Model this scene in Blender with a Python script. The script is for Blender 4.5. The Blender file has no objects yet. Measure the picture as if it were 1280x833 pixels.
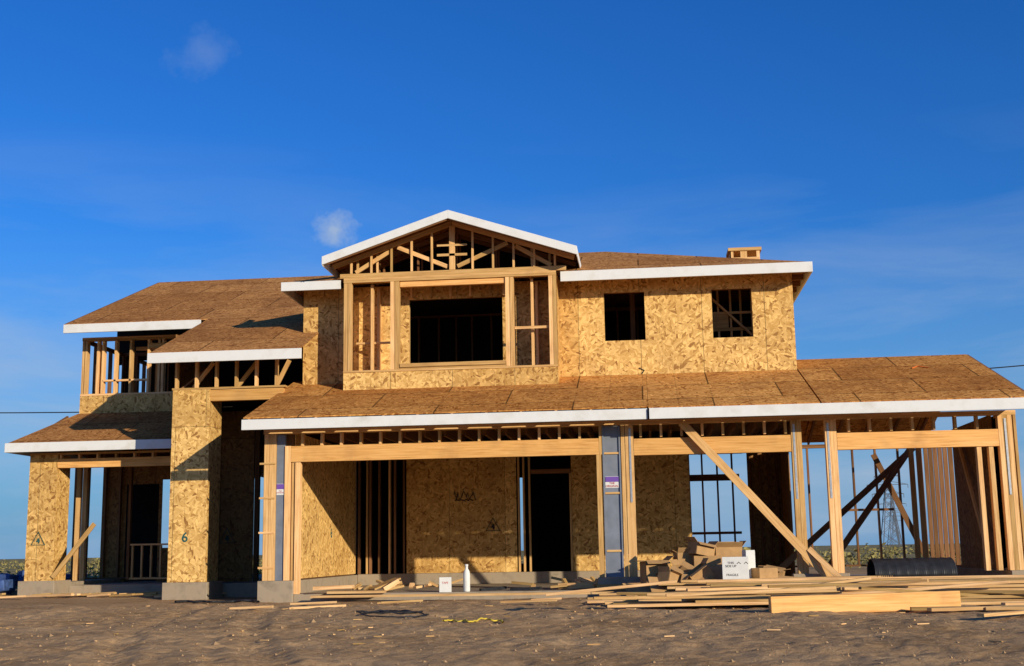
import bpy, math, random
from mathutils import Matrix, Vector, noise
random.seed(7)
R=random.uniform
scene=bpy.context.scene
# ------------------------------------------------------------------ materials
def newmat(name):
    m=bpy.data.materials.new(name); m.use_nodes=True; nt=m.node_tree; nt.nodes.clear()
    o=nt.nodes.new('ShaderNodeOutputMaterial'); b=nt.nodes.new('ShaderNodeBsdfPrincipled')
    nt.links.new(b.outputs[0],o.inputs[0]); b.inputs['Roughness'].default_value=.8
    try: b.inputs['Specular IOR Level'].default_value=.15
    except Exception: pass
    return m,nt,b
def N(nt,t,**k):
    n=nt.nodes.new(t)
    for a,v in k.items(): setattr(n,a,v)
    return n
def L(nt,a,b): nt.links.new(a,b)
def mth(nt,op,a,b=None,c=None,clamp=False):
    n=N(nt,'ShaderNodeMath',operation=op); n.use_clamp=clamp
    for i,v in enumerate((a,b,c)):
        if v is None: continue
        if isinstance(v,(int,float)): n.inputs[i].default_value=v
        else: L(nt,v,n.inputs[i])
    return n.outputs[0]
def mapping(nt,src,scale,rot=0,loc=(0,0,0)):
    r=N(nt,'ShaderNodeMapping'); L(nt,src,r.inputs[0]); r.inputs['Rotation'].default_value=(0,0,rot); r.inputs['Location'].default_value=loc
    m=N(nt,'ShaderNodeMapping'); L(nt,r.outputs[0],m.inputs[0]); m.inputs['Scale'].default_value=scale
    return m.outputs[0]
def ramp(nt,fac,stops):
    r=N(nt,'ShaderNodeValToRGB'); L(nt,fac,r.inputs[0]); e=r.color_ramp.elements
    while len(e)<len(stops): e.new(.5)
    for i,(p,c) in enumerate(stops): e[i].position=p; e[i].color=(*c,1)
    return r.outputs[0]
def mix(nt,fac,a,b,mode='MIX'):
    m=N(nt,'ShaderNodeMix',data_type='RGBA',blend_type=mode)
    if isinstance(fac,(int,float)): m.inputs[0].default_value=fac
    else: L(nt,fac,m.inputs[0])
    for s,v in ((m.inputs[6],a),(m.inputs[7],b)):
        if isinstance(v,tuple): s.default_value=(*v,1)
        else: L(nt,v,s)
    return m.outputs[2]
def osb_mat(name,dark,mid,light,blot=.35,seam=.6,bw=2.44,bh=1.22,rough=.75,blotcol=(.16,.07,.03),bsc=1.3,c2=(.80,.75,.68),mort=.008,nail=.406,nailv=.30,shift=0):
    m,nt,b=newmat(name)
    uv=N(nt,'ShaderNodeUVMap').outputs[0]
    vs=[]
    for rot,sc in ((0.35,(8,24,1)),(1.45,(9,26,1)),(2.5,(8,22,1))):
        v=N(nt,'ShaderNodeTexVoronoi'); L(nt,mapping(nt,uv,sc,rot),v.inputs['Vector']); v.inputs['Scale'].default_value=1
        s=N(nt,'ShaderNodeSeparateColor'); L(nt,v.outputs['Color'],s.inputs[0]); vs.append(s)
    sel=N(nt,'ShaderNodeTexVoronoi'); L(nt,uv,sel.inputs['Vector']); sel.inputs['Scale'].default_value=13
    ss=N(nt,'ShaderNodeSeparateColor'); L(nt,sel.outputs['Color'],ss.inputs[0])
    a=mth(nt,'GREATER_THAN',ss.outputs[0],.5); c=mth(nt,'GREATER_THAN',ss.outputs[1],.66)
    f=N(nt,'ShaderNodeMix'); L(nt,a,f.inputs[0]); L(nt,vs[0].outputs[0],f.inputs[2]); L(nt,vs[1].outputs[0],f.inputs[3])
    g=N(nt,'ShaderNodeMix'); L(nt,c,g.inputs[0]); L(nt,f.outputs[0],g.inputs[2]); L(nt,vs[2].outputs[0],g.inputs[3])
    col=ramp(nt,g.outputs[0],[(0,dark),(.22,mid),(.78,light),(1,tuple(min(1,x*1.22) for x in light))])
    n=N(nt,'ShaderNodeTexNoise'); L(nt,uv,n.inputs[0]); n.inputs['Scale'].default_value=bsc; n.inputs['Detail'].default_value=8; n.inputs['Roughness'].default_value=.65
    bl=mth(nt,'MULTIPLY',mth(nt,'SUBTRACT',n.outputs[0],.47),4,clamp=True)
    col=mix(nt,mth(nt,'MULTIPLY',bl,blot),col,blotcol)
    br=N(nt,'ShaderNodeTexBrick'); L(nt,mapping(nt,uv,(1,1,1),0,(0,-shift,0)),br.inputs[0]); br.inputs['Scale'].default_value=1
    br.inputs['Brick Width'].default_value=bw; br.inputs['Row Height'].default_value=bh; br.inputs['Mortar Size'].default_value=mort
    br.inputs['Color1'].default_value=(1,1,1,1); br.inputs['Color2'].default_value=(*c2,1); br.inputs['Mortar'].default_value=(1-seam,)*3+(1,)
    col=mix(nt,1,col,br.outputs[0],'MULTIPLY')
    sv=N(nt,'ShaderNodeSeparateXYZ'); L(nt,uv,sv.inputs[0])
    fu=mth(nt,'FRACT',mth(nt,'DIVIDE',sv.outputs[0],nail)); fv=mth(nt,'FRACT',mth(nt,'DIVIDE',sv.outputs[1],.15))
    nl=mth(nt,'MULTIPLY',mth(nt,'LESS_THAN',fu,.03),mth(nt,'ADD',mth(nt,'MULTIPLY',mth(nt,'LESS_THAN',fv,.2),.6),.4))
    col=mix(nt,mth(nt,'MULTIPLY',nl,nailv),col,(.10,.05,.02))
    L(nt,col,b.inputs['Base Color']); b.inputs['Roughness'].default_value=rough
    bp=N(nt,'ShaderNodeBump'); bp.inputs['Strength'].default_value=.35; bp.inputs['Distance'].default_value=.01; L(nt,g.outputs[0],bp.inputs['Height']); L(nt,bp.outputs[0],b.inputs['Normal'])
    return m
M_OSB=osb_mat('osb_sheathing',(.31,.145,.04),(.59,.34,.10),(.78,.495,.175),blot=.30,seam=.5,bw=1.22,bh=3.0,shift=.3)
M_OSBD=osb_mat('osb_shaded',(.18,.08,.03),(.28,.14,.045),(.38,.20,.07),blot=.35,seam=.5,bw=1.22,bh=3.0,shift=.3)  # darker copy of the sheathing, room and recess shade put into its colour
M_ROOF=osb_mat('roof_sheathing',(.22,.08,.022),(.42,.185,.055),(.54,.265,.09),blot=.65,seam=.75,rough=.95,bsc=.9,blotcol=(.20,.08,.03),c2=(.72,.66,.62),mort=.014,nail=.61,nailv=.4)
M_ROOF2=osb_mat('roof_sheathing_fresh',(.28,.10,.022),(.54,.23,.055),(.68,.335,.095),blot=.60,seam=.75,rough=.95,bsc=1.1,blotcol=(.26,.10,.03),c2=(.70,.62,.56),mort=.014,nail=.61,nailv=.45)
for m_ in (M_ROOF,M_ROOF2):
    for n_ in m_.node_tree.nodes:
        if n_.type=='BSDF_PRINCIPLED': n_.inputs['Specular IOR Level'].default_value=.03
def wood_mat(name,c1,c2,c3,rough=.75,vmin=.72,vr=.45):
    m,nt,b=newmat(name)
    uv=N(nt,'ShaderNodeUVMap').outputs[0]; gi=N(nt,'ShaderNodeNewGeometry')
    off=N(nt,'ShaderNodeVectorMath',operation='ADD'); L(nt,mapping(nt,uv,(1.2,26,1)),off.inputs[0])
    cb=N(nt,'ShaderNodeCombineXYZ'); L(nt,mth(nt,'MULTIPLY',gi.outputs['Random Per Island'],57),cb.inputs[0]); L(nt,mth(nt,'MULTIPLY',gi.outputs['Random Per Island'],31),cb.inputs[2]); L(nt,cb.outputs[0],off.inputs[1])
    n=N(nt,'ShaderNodeTexNoise'); L(nt,off.outputs[0],n.inputs[0]); n.inputs['Scale'].default_value=1.5; n.inputs['Detail'].default_value=6; n.inputs['Distortion'].default_value=.6
    col=ramp(nt,n.outputs[0],[(.25,c1),(.5,c2),(.75,c3)])
    v=mth(nt,'ADD',mth(nt,'MULTIPLY',gi.outputs['Random Per Island'],vr),vmin)
    vc=N(nt,'ShaderNodeCombineColor'); L(nt,v,vc.inputs[0]); L(nt,mth(nt,'MULTIPLY',v,.98),vc.inputs[1]); L(nt,mth(nt,'POWER',v,1.4),vc.inputs[2])
    col=mix(nt,1,col,vc.outputs[0],'MULTIPLY')
    n2=N(nt,'ShaderNodeTexNoise'); L(nt,uv,n2.inputs[0]); n2.inputs['Scale'].default_value=2.5; n2.inputs['Detail'].default_value=4
    col=mix(nt,mth(nt,'MULTIPLY',mth(nt,'SUBTRACT',n2.outputs[0],.54),1.4,clamp=True),col,(.25,.13,.06))
    L(nt,col,b.inputs['Base Color']); b.inputs['Roughness'].default_value=rough
    bp=N(nt,'ShaderNodeBump'); bp.inputs['Strength'].default_value=.25; bp.inputs['Distance'].default_value=.004; L(nt,n.outputs[0],bp.inputs['Height']); L(nt,bp.outputs[0],b.inputs['Normal'])
    return m
M_WOOD=wood_mat('fir_lumber',(.50,.28,.10),(.74,.44,.175),(.87,.58,.27),vmin=.62,vr=.55)
M_GLU=wood_mat('glulam_beam',(.52,.25,.07),(.70,.38,.12),(.80,.47,.17))
M_INT=wood_mat('darkened_lumber',(.14,.06,.025),(.22,.105,.043),(.30,.15,.062))  # darker copy of the fir, shade indoors and under eaves put into colour
M_PILE=wood_mat('stacked_lumber',(.46,.25,.10),(.68,.42,.18),(.80,.54,.27),vmin=.5,vr=.65)
def plain(name,col,rough=.7,var=.15,scale=6,metal=0,bump=0,dirt=None):
    m,nt,b=newmat(name); tc=N(nt,'ShaderNodeTexCoord').outputs['Object']
    n=N(nt,'ShaderNodeTexNoise'); L(nt,tc,n.inputs[0]); n.inputs['Scale'].default_value=scale; n.inputs['Detail'].default_value=8; n.inputs['Roughness'].default_value=.6
    c=ramp(nt,n.outputs[0],[(.3,tuple(x*(1-var) for x in col)),(.7,tuple(min(1,x*(1+var)) for x in col))])
    if dirt: c=mix(nt,mth(nt,'MULTIPLY',mth(nt,'SUBTRACT',n.outputs[0],.5),3,clamp=True),c,dirt)
    L(nt,c,b.inputs['Base Color']); b.inputs['Roughness'].default_value=rough; b.inputs['Metallic'].default_value=metal
    if bump:
        bp=N(nt,'ShaderNodeBump'); bp.inputs['Strength'].default_value=bump; bp.inputs['Distance'].default_value=.01; L(nt,n.outputs[0],bp.inputs['Height']); L(nt,bp.outputs[0],b.inputs['Normal'])
    return m
M_WHITE=plain('primed_fascia',(.70,.70,.68),.6,.05,2.5,dirt=(.54,.51,.45))
M_CONC=plain('concrete',(.34,.27,.19),.9,.25,5,bump=.4,dirt=(.24,.17,.11))
M_STEEL=plain('galvanized_panel',(.20,.22,.26),.5,.14,4,metal=.2)
M_STRAP=plain('metal_strap',(.42,.43,.45),.45,.2,30,metal=.6)
M_CARD=plain('cardboard',(.40,.235,.10),.85,.18,5)
M_BOXW=plain('white_carton',(.68,.67,.63),.7,.06,8)
M_BLACK=plain('black_plastic',(.025,.026,.03),.4,.3,10)
M_SHADE=plain('shade_sheets',(.016,.014,.013),.95,.3,4)  # near-black sheets added in rooms and recesses to stand in for deep shade
M_YEL=plain('yellow_rope',(.65,.48,.06),.7,.2,20)
M_RED=plain('red_print',(.5,.05,.06),.7,.05)
M_PURP=plain('purple_print',(.16,.08,.35),.7,.05)
M_INKG=plain('green_spray_paint',(.03,.10,.09),.8,.3,20)
M_INKD=plain('dark_spray_paint',(.03,.03,.03),.8,.3,20)
M_BLUE=plain('blue_tarp',(.05,.09,.22),.6,.5,9)
M_ORNG=plain('orange_paint',(.65,.16,.03),.7,.1)
M_TOWER=plain('tower_steel',(.10,.11,.13),.7,.1)
# ------------------------------------------------------------------ mesh builder
class MB:
    def __init__(s): s.v=[];s.f=[];s.uv=[]
    def _uv(s,pts,n,Ld):
        out=[]
        if Ld is not None and abs(n.dot(Ld))<.9:
            t=n.cross(Ld)
            for p in pts: out.append((p.dot(Ld),p.dot(t)))
        else:
            ax,ay,az=abs(n.x),abs(n.y),abs(n.z)
            for p in pts:
                if az>.6: out.append((p.x,p.y/max(az,.5)))
                elif ay>=ax: out.append((p.x,p.z))
                else: out.append((p.y,p.z))
        return out
    def solid(s,vs,fs,Ld=None):
        vs=[Vector(v) for v in vs]; b=len(s.v); c=sum(vs,Vector())/len(vs)
        s.v+=vs
        for f in fs:
            pts=[vs[i] for i in f]; n=(pts[1]-pts[0]).cross(pts[2]-pts[1])
            if n.length<1e-14: n=Vector((0,0,1))
            n.normalize()
            if n.dot(sum(pts,Vector())/len(pts)-c)<0: f=f[::-1]; pts=pts[::-1]; n=-n
            s.f.append([b+i for i in f]); s.uv.append(s._uv(pts,n,Ld))
    BF=[(0,1,2,3),(4,5,6,7),(0,1,5,4),(1,2,6,5),(2,3,7,6),(3,0,4,7)]
    def box(s,x0,x1,y0,y1,z0,z1,wood=False):
        if x1<x0:x0,x1=x1,x0
        if y1<y0:y0,y1=y1,y0
        vs=[(x0,y0,z0),(x1,y0,z0),(x1,y1,z0),(x0,y1,z0),(x0,y0,z1),(x1,y0,z1),(x1,y1,z1),(x0,y1,z1)]
        Ld=None
        if wood:
            d=(x1-x0,y1-y0,z1-z0); k=d.index(max(d)); Ld=Vector([1. if i==k else 0. for i in range(3)])
        s.solid(vs,s.BF,Ld)
    def beam(s,p0,p1,w,h,up=(0,0,1),roll=0):
        p0=Vector(p0);p1=Vector(p1);d=(p1-p0).normalized();up=Vector(up)
        if abs(d.dot(up))>.98: up=Vector((0,1,0))
        a=d.cross(up).normalized(); b=a.cross(d).normalized()
        if roll: q=Matrix.Rotation(roll,3,d); a=q@a;b=q@b
        a*=w/2;b*=h/2
        vs=[p0-a-b,p0+a-b,p0+a+b,p0-a+b,p1-a-b,p1+a-b,p1+a+b,p1-a+b]
        s.solid(vs,s.BF,d)
    def prism(s,pts,off):
        pts=[Vector(p) for p in pts]; off=Vector(off); n=len(pts)
        vs=pts+[p+off for p in pts]
        fs=[tuple(range(n)),tuple(range(n,2*n))]+[(i,(i+1)%n,(i+1)%n+n,i+n) for i in range(n)]
        s.solid(vs,fs)
    def obox(s,M,sx,sy,sz):
        vs=[M@Vector(v) for v in [(-sx/2,-sy/2,0),(sx/2,-sy/2,0),(sx/2,sy/2,0),(-sx/2,sy/2,0),(-sx/2,-sy/2,sz),(sx/2,-sy/2,sz),(sx/2,sy/2,sz),(-sx/2,sy/2,sz)]]
        s.solid(vs,s.BF)
    def wall(s,axis,a0,a1,z0,z1,t0,t1,holes=()):
        xs=sorted({a0,a1}|{h[0] for h in holes}|{h[1] for h in holes})
        for i in range(len(xs)-1):
            l,r=xs[i],xs[i+1]; hs=sorted([(h[2],h[3]) for h in holes if h[0]<=l+1e-6 and h[1]>=r-1e-6]); z=z0
            for (b,t) in hs+[(z1,z1)]:
                if b>z+1e-4:
                    if axis=='x': s.box(l,r,t0,t1,z,b)
                    else: s.box(t0,t1,l,r,z,b)
                z=max(z,t)
    def studs(s,axis,a0,a1,z0,z1,t0,t1,sp=.406,w=.04,plates=True,jit=.0,skip=()):
        zz0,zz1=z0,z1
        if plates:
            for (p,q) in ((z0,z0+.038),(z1-.038,z1),(z1-.08,z1-.042)):
                if axis=='x': s.box(a0,a1,t0,t1,p,q,True)
                else: s.box(t0,t1,a0,a1,p,q,True)
            zz0+=.039; zz1-=.081
        a=a0
        while a<a1-.01:
            x=a+R(-jit,jit); ok=all(not(k[0]-.02<x<k[1]) for k in skip)
            if ok:
                if axis=='x': s.box(x,x+w,t0+.002,t1-.002,zz0,zz1,True)
                else: s.box(t0+.002,t1-.002,x,x+w,zz0,zz1,True)
            a+=sp
    def obj(s,name,mat,parent=None,smooth=False,bevel=0):
        me=bpy.data.meshes.new(name); me.from_pydata([tuple(v) for v in s.v],[],s.f); ul=me.uv_layers.new(name='UVMap')
        flat=[]
        for u in s.uv:
            for t in u: flat+=[t[0],t[1]]
        if len(flat)==2*len(me.loops): ul.data.foreach_set('uv',flat)
        me.materials.append(mat); o=bpy.data.objects.new(name,me); scene.collection.objects.link(o)
        if parent: o.parent=parent
        if smooth:
            for p in me.polygons: p.use_smooth=True
        if bevel:
            b=o.modifiers.new('bevel','BEVEL'); b.width=bevel; b.segments=1
        return o
def empty(name,loc=(0,0,0)):
    o=bpy.data.objects.new(name,None); scene.collection.objects.link(o); return o
def text(body,size,loc,mat,parent,rot=(math.pi/2,0,0),name='lettering',bold=0):
    c=bpy.data.curves.new(name,'FONT'); c.body=body; c.size=size; c.align_x='CENTER'; c.align_y='CENTER'; c.offset=bold; c.materials.append(mat)
    o=bpy.data.objects.new(name,c); scene.collection.objects.link(o); o.location=loc; o.rotation_euler=rot; o.parent=parent; return o
def curve(name,pts,rad,mat,parent=None,cyc=False):
    c=bpy.data.curves.new(name,'CURVE'); c.dimensions='3D'; c.bevel_depth=rad; c.bevel_resolution=2
    sp=c.splines.new('POLY'); sp.points.add(len(pts)-1)
    for i,p in enumerate(pts): sp.points[i].co=(*p,1)
    sp.use_cyclic_u=cyc; c.materials.append(mat)
    o=bpy.data.objects.new(name,c); scene.collection.objects.link(o)
    if parent:o.parent=parent
    return o
H=empty('house_under_construction')
wood=MB(); glu=MB(); osb=MB(); osbd=MB(); inn=MB(); white=MB(); roof=MB(); roof2=MB(); conc=MB(); steel=MB(); strap=MB(); shade=MB()

# ------------------------------------------------------------------ GARAGE FRONT (Y=22)
zc=.34
conc.box(-6.95,-6.30,21.93,22.25,-.3,zc-.003)
conc.box(-.88,-.14,21.93,22.25,-.3,.315)
conc.box(-6.30,-.88,22.0,31.3,-.3,.10)
conc.box(-.88,6.3,22.254,31.3,-.3,.102)
conc.box(-6.95,-6.302,22.252,31.3,-.3,zc-.006)
conc.box(-6.3,.95,26.96,27.2,.1025,.345)
conc.box(6.05,6.35,21.95,28.9,-.3,.337)
conc.box(2.45,3.4,21.95,22.2,-.3,.33)
conc.box(-9.3,-8.4,23.42,24.3,-.3,.30)
conc.box(-13.15,-12.35,25.22,26.0,-.3,.335)
conc.box(-12.35,-9.0,25.9,36,-.3,.22)
conc.box(-13.1,-12.352,26.002,36,-.3,.298)
conc.box(-9.0,-6.952,24.6,31.3,-.3,.25)
wood.box(-6.88,-6.79,22.0,22.14,zc,2.96,True); wood.box(-6.785,-6.66,22.004,22.14,zc,2.96,True)
steel.box(-6.655,-6.50,22.03,22.12,zc,2.95)
wood.box(-6.495,-6.39,22.0,22.14,zc,2.74,True)
wood.box(-6.30,-6.21,22.0,22.14,zc-.24,2.44,True); wood.box(-6.37,-6.32,22.03,22.14,zc,2.44,True)
for i in range(4): wood.box(-6.96,-6.67,21.985,22.0-.001,.55+i*.62,.585+i*.62,True)
glu.box(-6.385,-.80,22.0,22.14,2.45,2.735,True)
wood.box(-.85,-.765,22.003,22.14,.32,2.448,True); wood.box(-.795,-.745,22.01,22.14,2.449,2.96,True)
steel.box(-.735,-.43,22.03,22.12,.32,2.95); steel.box(-.74,-.715,22.0,22.03,.32,2.95); steel.box(-.45,-.425,22.0,22.03,.32,2.95)
wood.box(-.41,-.345,22.0,22.14,.32,2.96,True); wood.box(-.335,-.19,21.995,22.14,.32,2.96,True)
for zz in (.75,1.75,2.45): wood.box(-.712,-.452,22.01,22.03,zz,zz+.035,True)
wood.box(-.9,-.15,21.9,21.99,.10,.20,True)
glu.box(-.185,2.545,22.0,22.14,2.42,2.71,True); glu.box(3.33,6.04,22.0,22.14,2.43,2.72,True)
for x in (2.55,2.64): wood.box(x,x+.085,21.992,22.14,.332,2.96,True)
wood.box(3.13,3.215,21.992,22.14,.332,2.96,True); wood.box(3.22,3.325,21.998,22.14,.332,2.96,True)
for x in (2.58,3.16,-.27,6.14):
    strap.box(x,x+.035,21.985,21.991,1.6,2.9)
for x in (5.66,5.86,6.045,6.12,6.2): wood.box(x,x+.075,21.996+R(0,.004),22.14,.34,2.42 if x<6.0 else 2.96,True)
wood.box(6.3,6.345,22.0,22.14,.34,2.96,True)
wood.box(-6.9,6.35,22.0,22.14,2.962,3.0,True); wood.box(-6.9,6.35,22.002,22.138,3.002,3.04,True)
x=-6.2
while x<6.0:
    if not(-.86<x<-.15) and not(2.5<x<3.35): wood.box(x,x+.042,22.004,22.136,2.738,2.96,True)
    x+=.36
SL=.335
def zr(y): return 3.19+SL*(y-21.35)
def rafters(x0,x1,ya,yb,zf,sp=.61,mb=None,depth=.10,off=.03):
    x=x0
    while x<x1:
        (mb or wood).beam((x,ya,zf(ya)-off-depth/2),(x,yb,zf(yb)-off-depth/2),.04,depth); x+=sp
rafters(-7.0,0.0,21.45,24.25,zr,mb=wood); rafters(.3,2.9,21.45,24.25,zr); rafters(3.15,6.4,21.4,25.3,zr)
zrb=lambda y: zr(25.3)-SL*(y-25.3)
rafters(3.15,6.4,25.3,29.2,zrb,mb=inn)
roof2.prism([(-7.1,21.43,zr(21.43)),(.085,21.43,zr(21.43)),(.085,24.28,zr(24.28)),(-7.1,24.28,zr(24.28))],(0,0,-.022))
roof2.prism([(-7.1,24.284,zr(24.284)),(-6.86,24.284,zr(24.284)),(-6.86,24.6,zr(24.6)),(-7.1,24.6,zr(24.6))],(0,0,-.022))
roof2.prism([(.09,21.38,zr(21.38)),(2.99,21.38,zr(21.38)),(2.99,24.28,zr(24.28)),(.09,24.28,zr(24.28))],(0,0,-.021))
roof2.prism([(3.02,21.38,zr(21.38)),(6.45,21.38,zr(21.38)),(6.45,25.3,zr(25.3)),(3.02,25.3,zr(25.3))],(0,0,-.022))
roof2.prism([(3.02,25.303,zr(25.3)),(6.45,25.303,zr(25.3)),(6.45,29.3,zrb(29.3)),(3.02,29.3,zrb(29.3))],(0,0,-.022))
white.box(-7.12,.07,21.385,21.425,2.99,3.175); white.box(.10,6.48,21.33,21.375,2.985,3.175)
inn.prism([(6.452,21.38,zr(21.38)-.005),(6.49,21.38,zr(21.38)-.005),(6.49,25.3,zr(25.3)-.005),(6.452,25.3,zr(25.3)-.005)],(0,0,-.16))
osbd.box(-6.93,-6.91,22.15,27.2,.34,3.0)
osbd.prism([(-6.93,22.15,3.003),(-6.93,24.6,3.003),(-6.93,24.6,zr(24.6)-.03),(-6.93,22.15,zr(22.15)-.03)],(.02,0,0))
osb.wall('y',22.16,26.94,.36,3.0,-6.36,-6.34)
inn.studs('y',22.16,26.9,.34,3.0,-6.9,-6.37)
osb.wall('x',-5.22,-2.80,.35,3.06,26.98,27.0)
osb.wall('x',-1.60,.93,.35,3.06,26.98,27.0)
for x in (-6.3,-6.12,-6.05,-5.85,-5.62,-5.5,-5.3): (wood if x in(-6.12,-5.62) else inn).box(x,x+.04,26.98,27.1,.35,3.0,True)
inn.box(-6.33,-5.23,26.98,27.12,3.002,3.06,True)
for x in (-2.77,-2.66,-2.535): wood.box(x,x+.04,26.97,27.1,.35,3.0,True)
inn.box(-2.49,-1.61,26.97,27.1,2.44,2.53,True); inn.box(-2.49,-1.61,26.97,27.1,2.82,3.04,True)
wood.box(-1.645,-1.605,26.965,27.1,.35,2.44,True)
shade.wall('x',-6.90,.91,.1,3.06,29.4,29.42,[(-3.02,-2.86,.5,2.5)])
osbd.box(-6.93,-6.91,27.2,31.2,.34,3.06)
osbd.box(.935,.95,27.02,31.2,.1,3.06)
shade.box(-6.9,.91,27.3,29.3,.10,.104)
inn.studs('x',.97,2.3,.3,3.06,29.8,29.9,sp=.35)
inn.box(1.0,2.2,29.79,29.91,1.1,1.16,True); inn.box(1.0,2.2,29.79,29.91,2.35,2.5,True)
osbd.box(2.35,3.1,29.3,29.32,.1,3.06); osbd.box(3.1,3.12,27.5,31.2,.1,3.06)
for x in (2.4,2.6,2.8,2.98): inn.box(x,x+.04,29.2,29.29,.1,3.06,True)
inn.studs('x',3.15,6.2,.33,3.06,28.75,28.85,sp=.5)
inn.box(4.2,5.5,28.74,28.86,1.55,1.6,True)
inn.studs('y',25.9,28.75,.33,3.06,6.2,6.29,sp=.45)
wood.studs('y',22.3,22.8,.33,3.06,6.19,6.28,sp=.3)
shade.box(6.30,6.32,22.3,26.0,.34,3.06); osbd.box(6.17,6.185,22.9,25.8,.34,3.06)
for x in (5.35,5.5): wood.box(x,x+.09,26.0,26.1,.1,3.06,True)
wood.beam((.66,21.9,2.97),(3.06,21.8,.22),.04,.14,up=(0,1,0),roll=math.pi/2)
wood.beam((2.72,21.8,.75),(3.3,21.5,.12),.04,.09,up=(0,1,0),roll=math.pi/2)
for p,q in (((5.5,26.6,2.75),(3.2,24.5,.12)),((5.65,27,2.8),(2.3,25.0,.15)),((5.1,28.6,2.8),(6.1,28.6,.5))):
    inn.beam(p,q,.04,.12,up=(0,1,0),roll=math.pi/2)
wood.beam((6.1,25.0,2.7),(5.95,22.8,.4),.04,.12)
osbd.box(-6.86,2.98,24.32,31.2,3.30,3.325)
x=-6.8
while x<2.95: inn.box(x,x+.045,24.34,31.15,3.065,3.298,True); x+=.406
osbd.box(-12.7,-6.93,27.0,35.5,3.30,3.32)
x=-12.6
while x<-6.95: inn.box(x,x+.045,27.0,35.4,3.0,3.298,True); x+=.406

# ------------------------------------------------------------------ MAIN UPPER STOREY
W1=(-.70,.10,4.86,5.83); W2=(1.42,2.20,4.85,5.82)
osb.wall('x',-1.61,3.0,3.95,6.14,24.3,24.32,[W1,W2])
osb.wall('x',-6.83,-5.80,3.3,6.14,24.3,24.32)
osb.wall('x',-5.80,-1.61,3.9,6.14,24.304,24.324,[(-4.64,-2.74,4.54,5.84)])
osb.box(2.98,2.998,24.322,31.2,3.3,6.14); osb.box(-6.828,-6.81,24.322,31.2,3.3,6.14)
osbd.wall('x',-6.8,2.97,3.33,6.14,31.18,31.2,[(-.6,.3,4.6,5.6)])
for (a,b,c,d) in (W1,W2,(-4.64,-2.74,4.54,5.84)):
    for xx in (a-.045,b+.003): wood.box(xx,xx+.042,24.326,24.42,3.95,6.06,True)
    wood.box(a,b,24.326,24.42,c-.045,c-.003,True); inn.box(a,b,24.326,24.42,d+.003,d+.2,True)
inn.studs('x',-6.6,.5,3.33,6.1,27.2,27.3,sp=.406,jit=.05)
inn.studs('y',24.5,31,3.33,6.1,.6,.7,sp=.406); inn.studs('y',24.5,31,3.33,6.1,-1.5,-1.4); inn.studs('y',24.5,31,3.33,6.1,-5.6,-5.5)
wood.studs('x',1.0,2.9,3.33,6.1,25.3,25.4,sp=.21,jit=.05); wood.box(1.3,2.8,25.28,25.3,5.15,5.22,True); wood.box(1.45,1.8,25.27,25.3,5.22,5.5); wood.box(1.3,2.8,25.28,25.3,5.5,5.55,True)
wood.beam((1.4,25.25,5.9),(2.3,25.25,5.0),.04,.09,up=(0,1,0))
inn.box(-.2,-.1,25.4,25.5,3.33,6.1,True); inn.box(-1.3,.5,25.4,25.5,4.95,5.0,True)
shade.box(-5.5,2.95,27.6,27.62,3.33,6.2); shade.box(-5.45,-1.55,24.9,27.5,3.33,3.34); shade.box(-5.48,-1.5,24.5,27.5,6.06,6.08)
x=-6.7
while x<2.9: inn.box(x,x+.04,24.35,31.1,6.1,6.2,True); x+=.61
osbd.box(-6.7,2.9,24.4,31.1,6.205,6.22)
EZ=6.17
e=[(-7.08,23.7,EZ),(3.28,23.7,EZ),(3.28,31.7,EZ),(-7.08,31.7,EZ)]; HS=.333; rz=EZ+4*HS
r0=(-3.08,27.7,rz); r1=(-.72,27.7,rz)
roof.prism([e[0],e[1],r1,r0],(0,0,-.022)); roof.prism([e[1],e[2],r1],(0,0,-.022)); roof.prism([e[2],e[3],r0,r1],(0,0,-.022)); roof.prism([e[3],e[0],r0],(0,0,-.022))
white.box(-7.12,-5.9,23.655,23.695,5.985,6.165); white.box(-1.52,3.32,23.655,23.695,5.965,6.165)
white.box(3.284,3.32,23.697,31.7,5.965,6.165); white.box(-7.12,-7.084,23.697,31.7,5.985,6.165)
zh=lambda y:EZ+HS*(y-23.7)
x=-7.0
while x<3.2:
    inn.beam((x,23.72,zh(23.72)-.08),(x,24.4,zh(24.4)-.08),.04,.1); x+=.61
y=24.0
while y<31: inn.box(3.0,3.27,y,y+.04,6.02,6.13,True); y+=.61
CH=MB()
for xx in (1.98,2.54):
    for yy in (26.4,26.95): CH.box(xx,xx+.07,yy,yy+.07,6.3,7.08,True)
CH.box(1.94,2.65,26.37,27.05,7.082,7.15,True); CH.box(2.0,2.6,26.36,26.395,6.80,6.93,True); CH.box(1.98,2.0-.001,26.4,27,6.3,7.08)
for xx in (2.13,2.24,2.36): CH.box(xx,xx+.035,26.9,26.96,6.4,7.08,True)
CH.box(2.0,2.6,26.97,26.99,6.3,6.98); CH.box(2.2,2.34,26.4,26.44,6.5,7.08,True)
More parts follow.
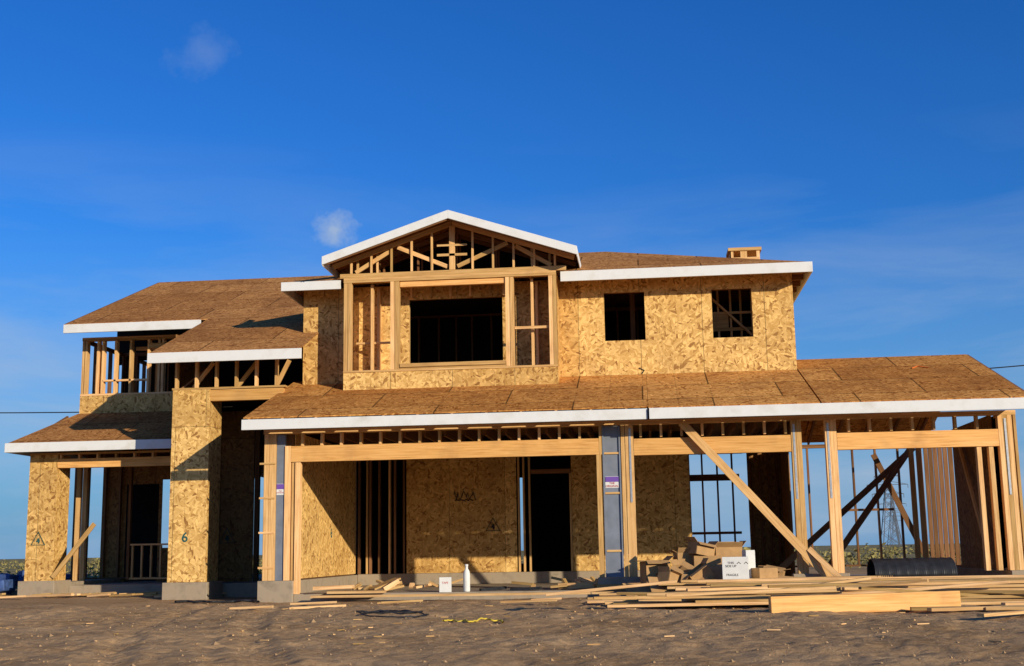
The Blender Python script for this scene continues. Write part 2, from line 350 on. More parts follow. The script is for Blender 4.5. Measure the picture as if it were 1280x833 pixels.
# ------------------------------------------------------------------ BUMP-OUT with gable
osb.box(-5.82,-1.60,23.6,23.62,3.80,4.28)
osb.box(-5.82,-5.80,23.623,24.29,3.80,6.16); osb.box(-1.62,-1.60,23.623,24.29,3.80,6.16)
wood.box(-5.82,-1.60,23.585,23.72,4.283,4.32,True)
for a,b in ((-5.815,-5.74),(-5.73,-5.66),(-4.88,-4.80),(-4.79,-4.70),(-2.60,-2.52),(-2.51,-2.435),(-1.75,-1.68),(-1.675,-1.60)):
    wood.box(a,b,23.585+R(0,.006),23.70,4.322,6.08,True)
for a in (-5.32,-2.12): wood.box(a,a+.05,23.8,23.9,4.322,6.08,True); wood.box(a+.06,a+.11,24.1,24.3,4.322,6.08,True)
wood.box(-2.43,-1.76,23.65,23.69,5.05,5.10,True); wood.box(-5.65,-4.89,23.95,24.0,4.9,4.94,True)
wood.box(-4.69,-2.61,23.57,23.72,4.36,4.43,True); wood.box(-4.69,-2.61,23.6,23.72,4.322,4.355,True)
wood.box(-5.82,-1.60,23.58,23.72,6.083,6.13,True); wood.box(-5.82,-1.60,23.583,23.718,6.133,6.175,True)
glu.box(-4.69,-2.61,23.62,23.72,5.97,6.08,True)
for a in (-4.6,-4.2,-3.8,-3.4,-3.0,-2.72): wood.box(a,a+.04,24.2,24.30,5.86,6.08,True)
gx,gz=-3.645,7.33; gs=(7.33-6.51)/2.47
zg=lambda x:gz-gs*abs(x-gx)
wood.box(-5.9,-1.4,23.6,23.64,6.18,6.27,True)
def chord(y,mb,dz=.11):
    mb.beam((gx,y,gz-dz),(-6.05,y,zg(-6.05)-dz),.04,.09); mb.beam((gx,y,gz-dz),(-1.24,y,zg(-1.24)-dz),.04,.09)
chord(23.62,wood)
for yy in (23.15,): chord(yy,inn,.12)
for i in range(-5,6):
    x=gx+i*.406
    t=zg(x)-.16
    if t>6.35: wood.box(x-.02,x+.02,23.6,23.64,6.273,t,True)
wood.box(gx-.055,gx+.055,23.59,23.65,6.273,gz-.17,True)
for sgn in (-1,1):
    wood.beam((gx+sgn*.1,23.66,6.35),(gx+sgn*1.1,23.66,zg(gx+sgn*1.1)-.18),.035,.08,up=(0,1,0),roll=math.pi/2)
    wood.beam((gx+sgn*1.95,23.66,6.3),(gx+sgn*1.25,23.66,zg(gx+1.25)-.2),.035,.08,up=(0,1,0),roll=math.pi/2)
wood.box(gx-.3,gx+.3,23.59,23.6-.001,6.55,6.6,True); wood.box(gx-.3,gx+.3,23.588,23.598,6.75,6.79,True)
for yy in (24.25,24.7):
    chord(yy,inn); inn.box(-5.9,-1.4,yy,yy+.04,6.23,6.31,True)
    for i in (-4,-2,0,2,4):
        x=gx+i*.4; inn.box(x-.02,x+.02,yy,yy+.04,6.32,zg(x)-.16,True)
for yy in (23.75,):
    for x in (-5.6,-5.2,-2.1,-1.75): wood.box(x,x+.04,yy,yy+.04,6.18,zg(x)-.12,True)
shade.prism([(-5.9,25.0,6.2),(-1.35,25.0,6.2),(-1.35,25.0,6.45),(gx,25.0,7.2),(-5.9,25.0,6.45)],(0,.02,0))
y0,y1=23.12,27.3
roof.prism([(gx,y0,gz),(gx,y1,gz),(-6.12,y1,zg(-6.12)),(-6.12,y0,zg(-6.12))],(0,0,-.022))
roof.prism([(gx,y0,gz-.0005),(gx,y1,gz-.0005),(-1.17,y1,zg(-1.17)),(-1.17,y0,zg(-1.17))],(0,0,-.022))
bt=.018; bd=.15
white.prism([(gx,y0-.005,gz+bt),(-6.14,y0-.005,zg(-6.14)+bt),(-6.14,y0-.005,zg(-6.14)-bd),(gx,y0-.005,gz-bd)],(0,-.04,0))
white.prism([(gx+.002,y0-.005,gz+bt),(-1.15,y0-.005,zg(-1.15)+bt),(-1.15,y0-.005,zg(-1.15)-bd),(gx+.002,y0-.005,gz-bd)],(0,-.04,0))
white.box(-6.14,-6.123,23.12,25.5,zg(-6.12)-.17,zg(-6.12)-.002); white.box(-1.167,-1.15,23.12,24.7,zg(-1.17)-.17,zg(-1.17)-.002)
# ------------------------------------------------------------------ LEFT WING UPPER
zl=lambda y:4.69+.396*(y-22.9)
osb.box(-12.76,-9.5,26.9,26.92,3.9,4.43)
wood.box(-12.76,-9.4,26.895,27.04,4.433,4.475,True)
for a in (-12.75,-12.68,-12.4,-12.28,-11.98,-11.62,-11.2,-10.95,-10.86,-10.45,-10.1,-9.8,-9.4,-9.0):
    wood.box(a,a+.05,26.9,27.04,4.476,5.70,True)
wood.box(-12.76,-6.9,26.898,27.04,5.702,5.74,True); wood.box(-12.76,-6.9,26.9,27.04,5.742,5.78,True)
wood.box(-11.16,-9.84,26.89,26.898,5.48,5.60,True); wood.box(-12.24,-11.2,26.9,27.0,4.75,4.79,True)
inn.studs('x',-12.7,-7,3.33,5.75,29,29.1,sp=.406,jit=.08); inn.studs('y',27.1,35.4,3.33,5.75,-12.76,-12.67,sp=.406)
wood.studs('x',-11.9,-9.9,3.33,5.7,27.9,28.0,sp=.5,jit=.08)
shade.wall('x',-12.7,-6.9,3.33,6.6,29.3,29.32,[(-13,-12.75,4.6,5.5),(-12.45,-12.2,4.4,5.6),(-10.75,-10.45,4.4,5.2)])
osbd.box(-6.95,-6.93,27.2,35,3.33,6.6)
def rl(pts,mb=roof): mb.prism([(x,y,zl(y)) for x,y in pts],(0,0,-.022))
rl([(-12.8,26.12),(-9.5,26.12),(-9.5,31.4),(-12.8,31.4)])
rl([(-9.5,22.93),(-6.5,22.93),(-6.5,24.29),(-9.5,24.29)]); rl([(-9.5,24.292),(-6.832,24.292),(-6.832,31.4),(-9.498,31.4)])
zlb=lambda y:zl(31.4)-.396*(y-31.4)
roof.prism([(-12.8,31.403,zl(31.4)),(-6.832,31.403,zl(31.4)),(-6.832,36.3,zlb(36.3)),(-12.8,36.3,zlb(36.3))],(0,0,-.022))
white.box(-12.83,-9.66,26.075,26.115,5.75,5.945); white.box(-9.53,-6.47,22.885,22.925,4.49,4.69)
rafters(-12.6,-9.5,26.13,31.3,zl,mb=inn); rafters(-9.4,-6.9,22.95,31.3,zl,mb=inn)
inn.prism([(-12.84,26.12,zl(26.12)-.004),(-12.803,26.12,zl(26.12)-.004),(-12.803,31.4,zl(31.4)-.004),(-12.84,31.4,zl(31.4)-.004)],(0,0,-.16))
# ------------------------------------------------------------------ ENTRY
osb.wall('x',-9.23,-8.47,.30,4.03,23.5,23.52); osb.box(-9.229,-9.21,23.522,24.2,.3,4.03); osb.box(-8.49,-8.471,23.522,24.2,.3,4.03); osb.box(-9.2,-8.5,24.2,24.219,.3,4.03)
glu.box(-8.468,-7.0,23.51,23.65,3.80,4.02,True)
wood.box(-9.25,-6.95,23.5,23.64,4.033,4.07,True)
x=-9.2
while x<-6.9: wood.box(x,x+.042,23.51,23.63,4.072,4.62,True); x+=.406
for a,b in ((-8.9,-8.5),(-8.0,-7.6),(-7.2,-6.95)): wood.beam((a,23.75,4.1),(b,23.75,4.6),.035,.08,up=(0,1,0),roll=math.pi/2)
inn.beam((-9.2,23.9,4.1),(-8.6,23.9,4.55),.04,.09,up=(0,1,0))
wood.box(-9.25,-7.0,23.47,23.495,4.6,4.66,True)
osbd.box(-9.5,-8.42,26.2,26.22,.25,3.9); shade.box(-9.5,-6.95,26.5,26.52,3.9,5.6); shade.box(-8.25,-6.95,26.6,26.62,.25,3.9)
shade.box(-9.45,-6.96,24.0,26.45,4.04,4.05)
inn.box(-8.4,-8.3,26.2,26.3,.25,3.9,True); inn.box(-8.05,-7.95,26.2,26.3,.25,3.9,True)
osbd.box(-9.52,-9.50,24.3,26.6,.25,5.3)
shade.box(-6.955,-6.935,23.7,24.6,.3,3.9)
# ------------------------------------------------------------------ LEFT WING GROUND FLOOR (porch)
osb.box(-13.05,-12.43,25.3,25.32,.335,2.97); osb.box(-12.45,-12.431,25.322,25.9,.335,2.97); osb.box(-13.05,-13.03,25.322,25.9,.335,2.97)
osb.box(-13.02,-12.46,25.9,25.92,.335,2.97)
glu.box(-12.428,-9.24,25.31,25.45,2.69,2.88,True); wood.box(-13.06,-9.3,25.3,25.44,2.972,3.01,True)
x=-12.4
while x<-9.4: wood.box(x,x+.042,25.32,25.43,2.882,2.97,True); x+=.406
zp=lambda y:3.19+.40*(y-24.8)
roof.prism([(-13.32,24.82,zp(24.82)),(-9.75,24.82,zp(24.82)),(-9.75,26.895,zp(26.895)),(-12.78,26.895,zp(26.895))],(0,0,-.022))
roof.prism([(-13.32,24.824,zp(24.82)),(-12.784,26.895,zp(26.895)),(-12.784,30.2,zp(26.895)),(-13.32,30.2,zp(24.82))],(0,0,-.022))
white.box(-13.36,-9.73,24.775,24.815,3.0,3.195); white.box(-13.36,-13.324,24.817,30.2,3.0,3.19)
rafters(-13.0,-9.8,24.84,26.85,zp,mb=inn)
for a in (-12.75,-12.6): wood.box(a,a+.10,26.9,27.0,.3,3.0,True)
inn.studs('x',-13.6,-9.6,.3,3.0,28.5,28.6,sp=.406,jit=.1,skip=((-12.1,-11.3),))
osbd.wall('x',-12.9,-9.6,.22,3.0,28.61,28.63,[(-11.42,-11.18,1.0,2.6),(-12.3,-11.5,.22,2.5)])
shade.wall('x',-12.9,-9.5,.22,3.0,29.6,29.62,[(-11.85,-11.5,1.0,2.7)])
for i in range(7): wood.box(-11.62+i*.22,-11.58+i*.22,27.4,27.46,.34,1.05,True)
wood.box(-11.65,-10.0,27.38,27.48,1.052,1.09,True); wood.box(-11.65,-10.0,27.38,27.48,.3,.338,True)
inn.box(-11.72,-11.66,27.36,27.46,.3,3.0,True)
wood.beam((-12.42,25.28,.40),(-11.55,25.28,1.5),.035,.09,up=(0,1,0),roll=math.pi/2)

wood.obj('wall_framing',M_WOOD,H); glu.obj('headers',M_GLU,H); osb.obj('osb_walls',M_OSB,H); osbd.obj('interior_walls',M_OSBD,H); shade.obj('shade_sheets',M_SHADE,H)
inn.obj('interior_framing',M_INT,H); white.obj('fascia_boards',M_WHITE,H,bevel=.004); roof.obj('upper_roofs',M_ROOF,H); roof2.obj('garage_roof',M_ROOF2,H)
conc.obj('foundation_slab',M_CONC,H,bevel=.01); steel.obj('steel_shear_panels',M_STEEL,H); strap.obj('metal_straps',M_STRAP,H); CH.obj('chimney_chase',M_WOOD,H)
lab=MB(); lab.box(-.705,-.465,22.024,22.0285,1.86,2.06); lab.box(-6.65,-6.505,22.024,22.0285,1.86,2.06); lab.obj('panel_labels',M_BOXW,H)
lb2=MB(); lb2.box(-.70,-.47,22.018,22.0225,1.965,2.055); lb2.box(-6.645,-6.51,22.018,22.0225,1.965,2.055); lb2.obj('panel_label_bands',M_PURP,H)
text('THE\nORIGINAL',.050,(-.585,22.016,1.915),M_RED,H,name='label_text'); text('THE\nORIGINAL',.030,(-6.577,22.016,1.915),M_RED,H,name='label_text')
def tri(x,y,z,s,mat):
    curve('spray_mark',[(x-s,y,z-s*.8),(x+s,y,z-s*.8),(x,y,z+s)],.011,mat,H,True); text('4',s*1.0,(x,y,z-.25*s),mat,H,name='spray_number',bold=.008)
tri(-12.78,25.29,1.2,.15,M_INKG); tri(-8.98,26.19,1.2,.17,M_INKG); tri(-3.32,26.97,1.35,.15,M_INKD)
text('6',.26,(-8.9,23.493,1.15),M_INKG,H,name='spray_number',bold=.004); text('6',.26,(-6.335,24.8,1.2),M_INKG,H,rot=(math.pi/2,0,math.pi/2),name='spray_number',bold=.004)
pts=[(-4.2+i*.035+R(-.03,.03),26.97,2.0+.09*math.sin(i*2.1)+R(-.03,.03)) for i in range(15)]; curve('spray_scribble',pts,.011,M_INKD,H)
pts=[(-4.15+i*.05,26.968,1.9+.02*math.sin(i*3)) for i in range(9)]; curve('spray_scribble_line',pts,.011,M_INKD,H)
curve('orange_marks',[(5.1,24.0,zr(24)+.01),(5.25,24.2,zr(24.2)+.01),(5.4,24.0,zr(24)+.01)],.012,M_ORNG,H)
curve('wall_mark',[(-.05,24.29,4.3),(.05,24.29,4.25),(.0,24.29,4.18)],.01,M_INKD,H)

# ------------------------------------------------------------------ GROUND
def gh(x,y):
    n=noise.noise(Vector((x*.35,y*.35,0)))*.06+noise.noise(Vector((x*1.3,y*1.3,3)))*.024
    near=max(0,min(1,(34-y)/10))
    f=noise.noise(Vector((x*3.6,y*3.6,7))); g=noise.noise(Vector((x*8,y*8,11)))
    n+=near*(.020*f+.020*g-.03*max(0,noise.noise(Vector((x*2.4,y*2.8,21)))-.1)*2)
    for c in (-4.0,-2.7):
        cx=c-.42*max(0,y-9)+.012*max(0,y-9)**2
        d=abs(x-cx)
        if d<.5 and y<22: n+=-.026*math.exp(-(d/.15)**2)+.012*math.exp(-((d-.27)/.09)**2)+ (.010*math.sin(y*40) if d<.14 else 0)
    k=max(0,min(1,(y-20.2)/1.4))
    if y>20.2 and -13.5<x<6.6 and y<36:
        n=n*(1-k*.7)-.02*k
    if x<-8: n+=.06*min(1,(-8-x)/3)*max(0,min(1,(y-21)/4))
    if x>0: n+=.03*min(1,x/3)*max(0,min(1,(y-14)/4))
    if y>60: n*=.5
    return n-.01
def lines(lo,hi,step,far,g=1.16):
    a=[lo+i*step for i in range(int((hi-lo)/step)+1)]
    s=step;x=a[-1];up=[]
    while x<far: s*=g;x+=s;up.append(x)
    s=step;x=lo;dn=[]
    while x>-far: s*=g;x-=s;dn.append(x)
    return dn[::-1]+a+up
xs=lines(-9,7,.042,4500); ys=lines(8,22,.042,6000)
vs=[];fs=[];nx=len(xs)
for y in ys:
    for x in xs: vs.append((x,y,gh(x,y) if (abs(x)<200 and abs(y)<200) else 0.))
for j in range(len(ys)-1):
    for i in range(nx-1):
        a=j*nx+i; fs.append((a,a+1,a+nx+1,a+nx))
me=bpy.data.meshes.new('ground'); me.from_pydata(vs,[],fs)
for p in me.polygons: p.use_smooth=True
m,nt,b=newmat('dirt'); tc=N(nt,'ShaderNodeTexCoord').outputs['Object']
b.inputs['Specular IOR Level'].default_value=.02
n1=N(nt,'ShaderNodeTexNoise'); L(nt,tc,n1.inputs[0]); n1.inputs['Scale'].default_value=.6; n1.inputs['Detail'].default_value=10; n1.inputs['Roughness'].default_value=.65
n2=N(nt,'ShaderNodeTexNoise'); L(nt,tc,n2.inputs[0]); n2.inputs['Scale'].default_value=14; n2.inputs['Detail'].default_value=8; n2.inputs['Roughness'].default_value=.7
n3=N(nt,'ShaderNodeTexVoronoi'); L(nt,tc,n3.inputs['Vector']); n3.inputs['Scale'].default_value=24
c=ramp(nt,n1.outputs[0],[(.3,(.29,.17,.075)),(.5,(.41,.25,.12)),(.72,(.52,.335,.17))])
c=mix(nt,mth(nt,'MULTIPLY',mth(nt,'SUBTRACT',n2.outputs[0],.45),2.2,clamp=True),c,(.56,.37,.20))
c=mix(nt,mth(nt,'LESS_THAN',n3.outputs['Distance'],.12),c,(.18,.11,.055))
sx=N(nt,'ShaderNodeSeparateXYZ'); L(nt,tc,sx.inputs[0])
far=mth(nt,'MULTIPLY',mth(nt,'SUBTRACT',sx.outputs[1],38),.03,clamp=True)
n4=N(nt,'ShaderNodeTexNoise'); L(nt,tc,n4.inputs[0]); n4.inputs['Scale'].default_value=.12; n4.inputs['Detail'].default_value=8
c=mix(nt,far,c,ramp(nt,n4.outputs[0],[(.35,(.17,.15,.06)),(.6,(.34,.27,.13))]))
L(nt,c,b.inputs['Base Color']); b.inputs['Roughness'].default_value=.95
bp=N(nt,'ShaderNodeBump'); bp.inputs['Strength'].default_value=.8; bp.inputs['Distance'].default_value=.03; L(nt,n2.outputs[0],bp.inputs['Height']); L(nt,bp.outputs[0],b.inputs['Normal'])
me.materials.append(m); g=bpy.data.objects.new('ground',me); scene.collection.objects.link(g)

sc=MB()
def bush(x,y,z,r,h,n):
    for _ in range(n):
        a=R(0,6.28); rr=r*math.sqrt(R(0,1)); zz=R(.05,1)*h*(1-.5*(rr/r)**2)
        p=Vector((x+rr*math.cos(a),y+rr*math.sin(a),z+zz)); s_=R(.04,.10)*(.6+r)
        d=Vector((R(-1,1),R(-1,1),R(-.3,1))).normalized(); e_=Vector((R(-1,1),R(-1,1),R(-1,1))).normalized()
        q=[p-d*s_,p+e_*s_*.5,p+d*s_,p-e_*s_*.5]; b0=len(sc.v); sc.v+=q; sc.f.append([b0,b0+1,b0+2,b0+3]); sc.uv.append([(0,0)]*4)
for i in range(420):
    y=42*math.exp(R(0,1.9)); x=R(-.75,.55)*y; bush(x,y,0,R(.4,1.1),R(.35,.95),60)
for i in range(40):
    y=R(27,40); x=R(-24,-14.5); bush(x,y,.02,R(.2,.5),R(.2,.45),50)
M_SC=plain('scrub_foliage',(.24,.20,.07),.9,.5,.8); so=sc.obj('desert_scrub',M_SC)

# ------------------------------------------------------------------ LUMBER PILE
lp=MB()
for k in range(6):
    y=17.2+k*.12
    while y<20.9-k*.15:
        ln=R(3,5.6); x0=R(-1.0,.5)+k*.25 if random.random()<.5 else R(1.2,4.2)
        w=random.choice((.09,.14,.14,.19)); z=.035+k*.045+.02*max(0,y-19)
        a=R(-.06,.06); x1=min(x0+ln,9.5)
        if random.random()<.88: lp.beam((x0,y,z+gh(x0,y)*.4+R(0,.008)),(x1,y+a*ln,z+R(0,.008)+.02),w,.038)
        y+=w+R(.02,.10)
for i in range(16):
    x0=R(-1.4,4.5);y=R(16.8,18.6); lp.beam((x0,y,.05+R(0,.2)),(x0+R(1.5,3.5),y+R(-.7,.6),R(.05,.38)),.09,.038)
for i in range(12):
    x0=R(3,6);y=R(15.0,17); lp.beam((x0,y,.04),(x0+R(1,3),y+R(-.5,.6),.05),.12,.038)
lp.obj('lumber_pile',M_PILE,bevel=.003)
bm=MB(); bm.beam((1.42,15.35,.10),(3.75,15.95,.12),.09,.22); bm.obj('timber_beam',M_GLU,bevel=.006)
bd=MB(); bd.beam((3.55,14.2,.03),(5.4,15.5,.06),.10,.035); bd.obj('loose_board',M_PILE)
bd=MB(); bd.beam((-5.9,21.7,.06),(-.6,21.55,.07),.09,.04); bd.beam((-5.6,21.75,.13),(-4.6,21.8,.13),.3,.04); bd.beam((-5.9,21.9,.20),(-5.2,21.95,.22),.25,.06);bd.obj('form_boards',M_PILE)
ws=MB()
for i in range(50):
    x=R(-5.8,-3.9) if i<16 else (R(-2.4,-.9) if i<30 else R(0,5)); y=R(22.3,25); a=R(0,3.1); l=R(.1,.45); ws.beam((x,y,.13+R(0,.1)),(x+l*math.cos(a),y+l*math.sin(a)*.5,.13+R(0,.18)),.09,.04)
for i in range(130):
    x=R(-9,7);y=R(10.5,21); a=R(0,3.1); l=R(.03,.14); z=gh(x,y)+.012; ws.beam((x,y,z),(x+l*math.cos(a),y+l*math.sin(a),z),R(.010,.028),.010)
for i in range(10):
    x=R(-6.5,1);y=R(18,21.3); a=R(-.5,.5); l=R(.3,.9); z=gh(x,y)+.03; ws.beam((x,y,z),(x+l*math.cos(a),y+l*math.sin(a),z+.02),.07,.03)
ws.beam((-1.6,22.6,.16),(-.95,22.5,.18),.2,.1); ws.beam((-5.0,22.5,.15),(-4.6,22.9,.33),.22,.03); ws.beam((-4.75,22.4,.15),(-4.5,22.5,.3),.12,.08)
ws.obj('wood_scraps',M_PILE)
st=MB()
for i in range(1700):
    x=R(-9,7);y=8.3+13*R(0,1)**1.3; s_=R(.006,.022)*(2.2 if random.random()<.05 else 1)
    z=gh(x,y)
    st.solid([Vector((x+s_,y+R(-.4,.4)*s_,z)),Vector((x,y+s_,z)),Vector((x-s_,y,z+R(-.3,.3)*s_)),Vector((x,y-s_,z)),Vector((x+R(-.3,.3)*s_,y,z+s_*R(.5,1))),Vector((x,y,z-s_*.5))],[(0,1,4),(1,2,4),(2,3,4),(3,0,4),(0,1,5),(1,2,5),(2,3,5),(3,0,5)])
st.obj('dirt_clods',plain('clods',(.38,.24,.12),.95,.3,3))
# ------------------------------------------------------------------ CARTONS
def carton(loc,sx,sy,sz,rz,tilt=0,mat=M_CARD,openflaps=True,label=None,tiltx=0):
    o=empty('cardboard_box')
    mb=MB(); t=.008
    for (cx,cy,w,d) in ((0,-sy/2,sx,t),(0,sy/2,sx,t),(-sx/2,0,t,sy-t*1.2),(sx/2,0,t,sy-t*1.2)):
        mb.obox(Matrix.Translation((cx,cy,0)),w,d,sz)
    mb.obox(Matrix.Translation((0,0,.001)),sx-t*1.5,sy-t*1.5,t)
    if openflaps:
        for (cx,cy,w,ax,s_) in ((0,-sy/2,sx,'X',1),(0,sy/2,sx,'X',-1)):
            F=Matrix.Translation((cx,cy,sz))@Matrix.Rotation(s_*R(.6,2.2),4,ax); mb.obox(F,w*.98,t*.8,sy*.3)
        for (cx,w,s_) in ((-sx/2,sy,-1),(sx/2,sy,1)):
            F=Matrix.Translation((cx,0,sz))@Matrix.Rotation(s_*R(.4,1.9),4,'Y'); mb.obox(F,t*.8,w*.98,sx*.28)
    else:
        mb.obox(Matrix.Translation((0,-sy/4,sz-.002)),sx,sy/2-.004,t); mb.obox(Matrix.Translation((0,sy/4,sz-.002)),sx,sy/2-.004,t)
    mb.obj('carton_walls',mat,o)
    if label:
        for (tx,sz_,dx,dz,mt) in label: text(tx,sz_,(dx,-sy/2-.007,dz),mt,o,name='box_print')
    o.location=loc; o.rotation_euler=(tiltx,tilt,rz)
    return o
carton((.10,21.2,.10),.40,.36,.50,.3)
carton((.46,20.75,.16),.36,.32,.32,-.4,.5)
carton((.62,21.3,.10),.34,.34,.62,.2)
carton((.95,21.2,.10),.44,.4,.56,.1,0,M_CARD,False)
carton((.86,21.1,.67),.34,.3,.20,.5,.2)
carton((.88,20.4,.24),.34,.3,.26,.25,-.6)
carton((.30,20.35,.20),.28,.26,.2,.8,.3)
carton((1.36,20.1,.22),.40,.36,.42,-.08,0,M_BOXW,False,[('THIS\nSIDE UP',.05,-.07,.31,M_INKD),('\u2191 \u2191',.10,.11,.31,M_INKD),('FRAGILE',.05,-.05,.15,M_INKD),('24 PCS',.04,.08,.07,M_INKD)])
carton((1.60,20.5,.22),.14,.34,.52,.1,0,M_BOXW,False)
carton((1.80,20.35,.22),.34,.32,.24,.5,0,M_CARD,False)
carton((1.30,21.4,.10),.45,.4,.70,.2,0,M_CARD,True)
carton((1.98,20.9,.16),.32,.3,.30,-.2,.2)
cs=MB()
for (x,y,z,a,t1,t2) in ((.2,20.3,.22,.3,.9,.1),(.7,20.2,.24,-.4,1.0,.2),(1.1,20.5,.4,.6,.7,-.5),(2.2,20.4,.25,.2,.5,.1),(-.2,20.9,.15,.5,.6,0)):
    cs.obox(Matrix.Translation((x,y,z))@Matrix.Rotation(a,4,'Z')@Matrix.Rotation(t1,4,'X')@Matrix.Rotation(t2,4,'Y'),.42,.30,.008)
cs.obj('cardboard_sheets',M_CARD)
carton((-3.58,22.1,.10),.20,.20,.25,.1,0,M_BOXW,False,[('TAPE',.05,0,.16,M_RED)])
def lathe(name,prof,loc,mat,seg=24,parent=None):
    mb=MB()
    for i,(r,z) in enumerate(prof):
        for k in range(seg): a=2*math.pi*k/seg; mb.v.append(Vector((r*math.cos(a),r*math.sin(a),z)))
    for i in range(len(prof)-1):
        for k in range(seg):
            mb.f.append([i*seg+k,i*seg+(k+1)%seg,(i+1)*seg+(k+1)%seg,(i+1)*seg+k]); mb.uv.append([(0,0)]*4)
    o=mb.obj(name,mat,parent,smooth=True); o.location=loc; return o
lathe('water_jug',[(0,0),(.055,0),(.06,.02),(.06,.30),(.05,.36),(.025,.40),(.025,.44),(.03,.445),(.03,.475),(0,.475)],(-3.2,22.1,.10),M_BOXW)
ts=MB(); ts.beam((-2.45,22.4,.12),(-1.9,22.3,.14),.12,.05); ts.beam((-3.0,22.4,.12),(-2.6,22.9,.14),.05,.05); ts.obj('tool_scraps',M_BLACK)
cp=MB(); seg=20; nl=90
for i in range(nl+1):
    xx=i/nl*1.25; rr=.24+.008*math.cos(i*math.pi*.9)
    for k in range(seg+1): a=math.pi*(1.08*k/seg-.04); cp.v.append(Vector((xx,-rr*1.3*math.cos(a),rr*math.sin(a))))
for i in range(nl):
    for k in range(seg): p=i*(seg+1)+k; cp.f.append([p,p+1,p+seg+2,p+seg+1]); cp.uv.append([(0,0)]*4)
o=cp.obj('black_drain_pipe',M_BLACK,smooth=True); o.location=(3.5,20.5,.33); s_=o.modifiers.new('s','SOLIDIFY'); s_.thickness=.01; o.rotation_euler=(0,0,.03)
def squig(name,cx,cy,L_,mat,rad,amp,n=60,loop=0):
    pts=[]
    for i in range(n):
        t=i/(n-1)
        if loop: a=t*loop*6.28; r=.35+.12*math.sin(t*9); x=cx+L_*r*math.cos(a)*1.1+.2*t; y=cy+.8*r*math.sin(a)+.3*math.sin(t*5)
        else: x=cx+(t-.5)*L_; y=cy+amp*math.sin(t*11)+amp*.6*math.sin(t*23)
        pts.append((x,y,gh(x,y)+rad+.01))
    return curve(name,pts,rad,mat)
squig('yellow_rope',-2.05,14.8,.75,M_YEL,.010,.22)
squig('black_cable',-3.5,16.6,.9,M_BLACK,.009,.1,n=120,loop=3.2)
squig('drainage_hose',-7.6,21.8,1.6,M_BLACK,.02,.15)
tj=MB()
for i in range(40):
    x=R(-15.8,-13.3);y=R(25,29); tj.obox(Matrix.Translation((x,y,R(.02,.35)))@Matrix.Rotation(R(0,3),4,'Z')@Matrix.Rotation(R(-.4,.4),4,'X'),R(.2,.6),R(.15,.4),R(.05,.25))
tj.obj('tarp_bundle',M_BLUE,bevel=.02)
dm=MB()
for i in range(22):
    x=R(-15.5,-9.4);y=R(23.4,25); a=R(-.5,.5); l=R(.3,1.4); dm.beam((x,y,gh(x,y)+.03),(x+l*math.cos(a),y+l*math.sin(a),gh(x,y)+.06),.09,.035)
dm.obj('scrap_boards',M_PILE)
# ------------------------------------------------------------------ pylons, poles, wires
def pylon(name,x,y,h):
    mb=MB()
    def w(z): t=z/h; return (h*.11)*(1-t)**1.3+h*.012
    zs=[0,.18,.34,.48,.6,.7,.78,.86,.93,1]
    for i in range(len(zs)-1):
        z0,z1=zs[i]*h,zs[i+1]*h; a,b_=w(z0),w(z1)
        for sx_,sy_ in ((1,1),(1,-1),(-1,1),(-1,-1)): mb.beam((sx_*a,sy_*a,z0),(sx_*b_,sy_*b_,z1),h*.010,h*.010)
        for sy_ in (1,-1): mb.beam((-a,sy_*a,z0),(b_,sy_*b_,z1),h*.005,h*.005); mb.beam((a,sy_*a,z0),(-b_,sy_*b_,z1),h*.005,h*.005)
    for zz,l in ((.68,.20),(.8,.26),(.91,.16)):
        for s_ in (-1,1):
            mb.beam((0,0,zz*h),(s_*l*h,0,zz*h+.0),h*.008,h*.008); mb.beam((0,0,zz*h+.05*h),(s_*l*h,0,zz*h),h*.006,h*.006); mb.beam((s_*l*h,0,zz*h),(s_*l*h,0,zz*h-.05*h),h*.006,h*.006)
    o=mb.obj(name,M_TOWER); o.location=(x,y,0)
pylon('transmission_tower',75,400,24); pylon('transmission_tower',118,620,25); pylon('transmission_tower',172,900,25)
for nm,x in (('utility_pole',-34),('utility_pole',26)):
    mb=MB(); mb.beam((0,0,0),(0,0,7.6),.26,.26); mb.beam((-.1,-1,7.1),(-.1,1,7.1),.1,.12); mb.beam((0,-.9,7.1),(0,-.9,7.3),.06,.06); mb.beam((0,.9,7.1),(0,.9,7.3),.06,.06)
    o=mb.obj(nm,M_INT,bevel=.05); o.location=(x,40,0)
curve('power_line',[(-34+60*t,39.1,6.1+1.1*t-4*1.1*t*(1-t)) for t in [i/40 for i in range(41)]],.018,M_BLACK)
# ------------------------------------------------------------------ LIGHT / SKY
AZ=math.radians(45); EL=math.radians(14)
sd=Vector((math.sin(AZ)*math.cos(EL),-math.cos(AZ)*math.cos(EL),math.sin(EL)))
ld=bpy.data.lights.new('sun','SUN'); ld.energy=5.0; ld.angle=math.radians(.5); ld.color=(1,.885,.69)
lo=bpy.data.objects.new('sun',ld); scene.collection.objects.link(lo); lo.rotation_euler=sd.to_track_quat('Z','Y').to_euler()
w=bpy.data.worlds.new('World'); scene.world=w; w.use_nodes=True; nt=w.node_tree; nt.nodes.clear()
out=N(nt,'ShaderNodeOutputWorld'); bg=N(nt,'ShaderNodeBackground'); L(nt,bg.outputs[0],out.inputs[0]); bg.inputs[1].default_value=.085
sky=N(nt,'ShaderNodeTexSky'); sky.sky_type='NISHITA'; sky.sun_disc=False; sky.sun_elevation=EL; sky.sun_rotation=math.atan2(sd.x,sd.y); sky.ozone_density=2.4; sky.dust_density=.5; sky.air_density=1.0
hs=N(nt,'ShaderNodeHueSaturation'); L(nt,sky.outputs[0],hs.inputs['Color']); hs.inputs['Saturation'].default_value=1.3
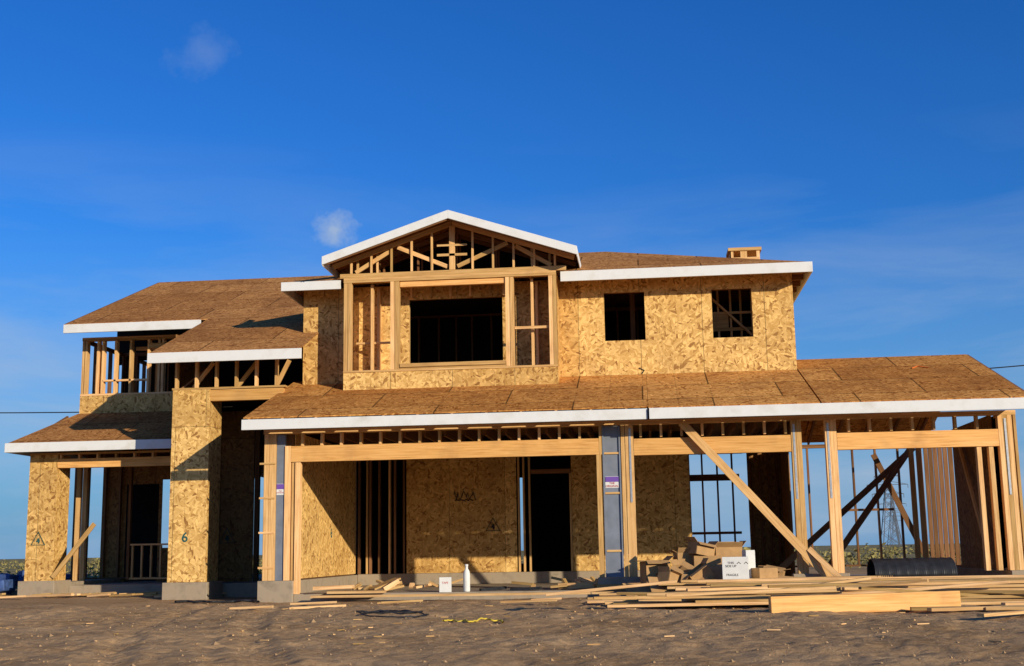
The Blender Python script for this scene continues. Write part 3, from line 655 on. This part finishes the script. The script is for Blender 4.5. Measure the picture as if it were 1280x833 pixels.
tint=mix(nt,1,hs.outputs[0],(.44,.98,1.75),'MULTIPLY')
tcg=N(nt,'ShaderNodeTexCoord').outputs['Generated']
sp=N(nt,'ShaderNodeSeparateXYZ'); L(nt,tcg,sp.inputs[0])
hz=mth(nt,'SUBTRACT',1,mth(nt,'MULTIPLY',sp.outputs[2],4.0),clamp=True)
tint=mix(nt,mth(nt,'MULTIPLY',hz,.9),tint,(1.9,4.0,7.0))
cn=N(nt,'ShaderNodeTexNoise'); L(nt,mapping(nt,tcg,(2.4,2.4,13),0,(.35,0,0)),cn.inputs[0]); cn.inputs['Scale'].default_value=1.5; cn.inputs['Detail'].default_value=9; cn.inputs['Roughness'].default_value=.56; cn.inputs['Distortion'].default_value=.3
cl=mth(nt,'MULTIPLY',mth(nt,'SUBTRACT',cn.outputs[0],.40),3.0,clamp=True)
band=mth(nt,'MULTIPLY',mth(nt,'SUBTRACT',1,mth(nt,'MULTIPLY',sp.outputs[2],3.1),clamp=True),1.3,clamp=True)
side=mth(nt,'ADD',.55,mth(nt,'MULTIPLY',mth(nt,'ABSOLUTE',mth(nt,'ADD',sp.outputs[0],.10)),1.6),clamp=True)
lowc=mth(nt,'MULTIPLY',mth(nt,'MULTIPLY',mth(nt,'MULTIPLY',cl,band),side),.8)
def puff(d,rad,scale,amt,seed):
    vd=N(nt,'ShaderNodeVectorMath',operation='SUBTRACT'); L(nt,tcg,vd.inputs[0]); vd.inputs[1].default_value=d
    vm=N(nt,'ShaderNodeVectorMath',operation='MULTIPLY'); L(nt,vd.outputs[0],vm.inputs[0]); vm.inputs[1].default_value=(1,1,1.5)
    ln=N(nt,'ShaderNodeVectorMath',operation='LENGTH'); L(nt,vm.outputs[0],ln.inputs[0])
    nn=N(nt,'ShaderNodeTexNoise'); L(nt,tcg,nn.inputs[0]); nn.inputs['Scale'].default_value=scale; nn.inputs['Detail'].default_value=7; nn.inputs['Roughness'].default_value=.6
    a=mth(nt,'SUBTRACT',1,mth(nt,'DIVIDE',ln.outputs['Value'],rad))
    return mth(nt,'MULTIPLY',mth(nt,'ADD',mth(nt,'MULTIPLY',a,1.2),mth(nt,'MULTIPLY',mth(nt,'SUBTRACT',nn.outputs[0],.60),2.2),clamp=True),amt)
p1=puff((-.2385,.937,.2535),.030,48,.8,1); p2=puff((-.324,.866,.380),.036,38,.18,2)
tot=mth(nt,'MAXIMUM',mth(nt,'MAXIMUM',p1,p2),lowc)
fin=mix(nt,tot,tint,(4.6,5.8,7.6))
L(nt,fin,bg.inputs[0])
scene.view_settings.view_transform='Standard'; scene.view_settings.look='None'; scene.view_settings.exposure=0
# ------------------------------------------------------------------ CAMERA
cd=bpy.data.cameras.new('camera'); cam=bpy.data.objects.new('camera',cd); scene.collection.objects.link(cam); scene.camera=cam
cd.sensor_width=36; cd.lens=1550/1280*36; cd.clip_end=12000; cd.clip_start=.1
Mx=Matrix.Rotation(math.radians(6),4,'Z')@Matrix.Rotation(math.pi/2+math.atan(272/1550),4,'X')@Matrix.Rotation(-.0165,4,'Z')
cam.matrix_world=Matrix.Translation((0,0,.8))@Mx
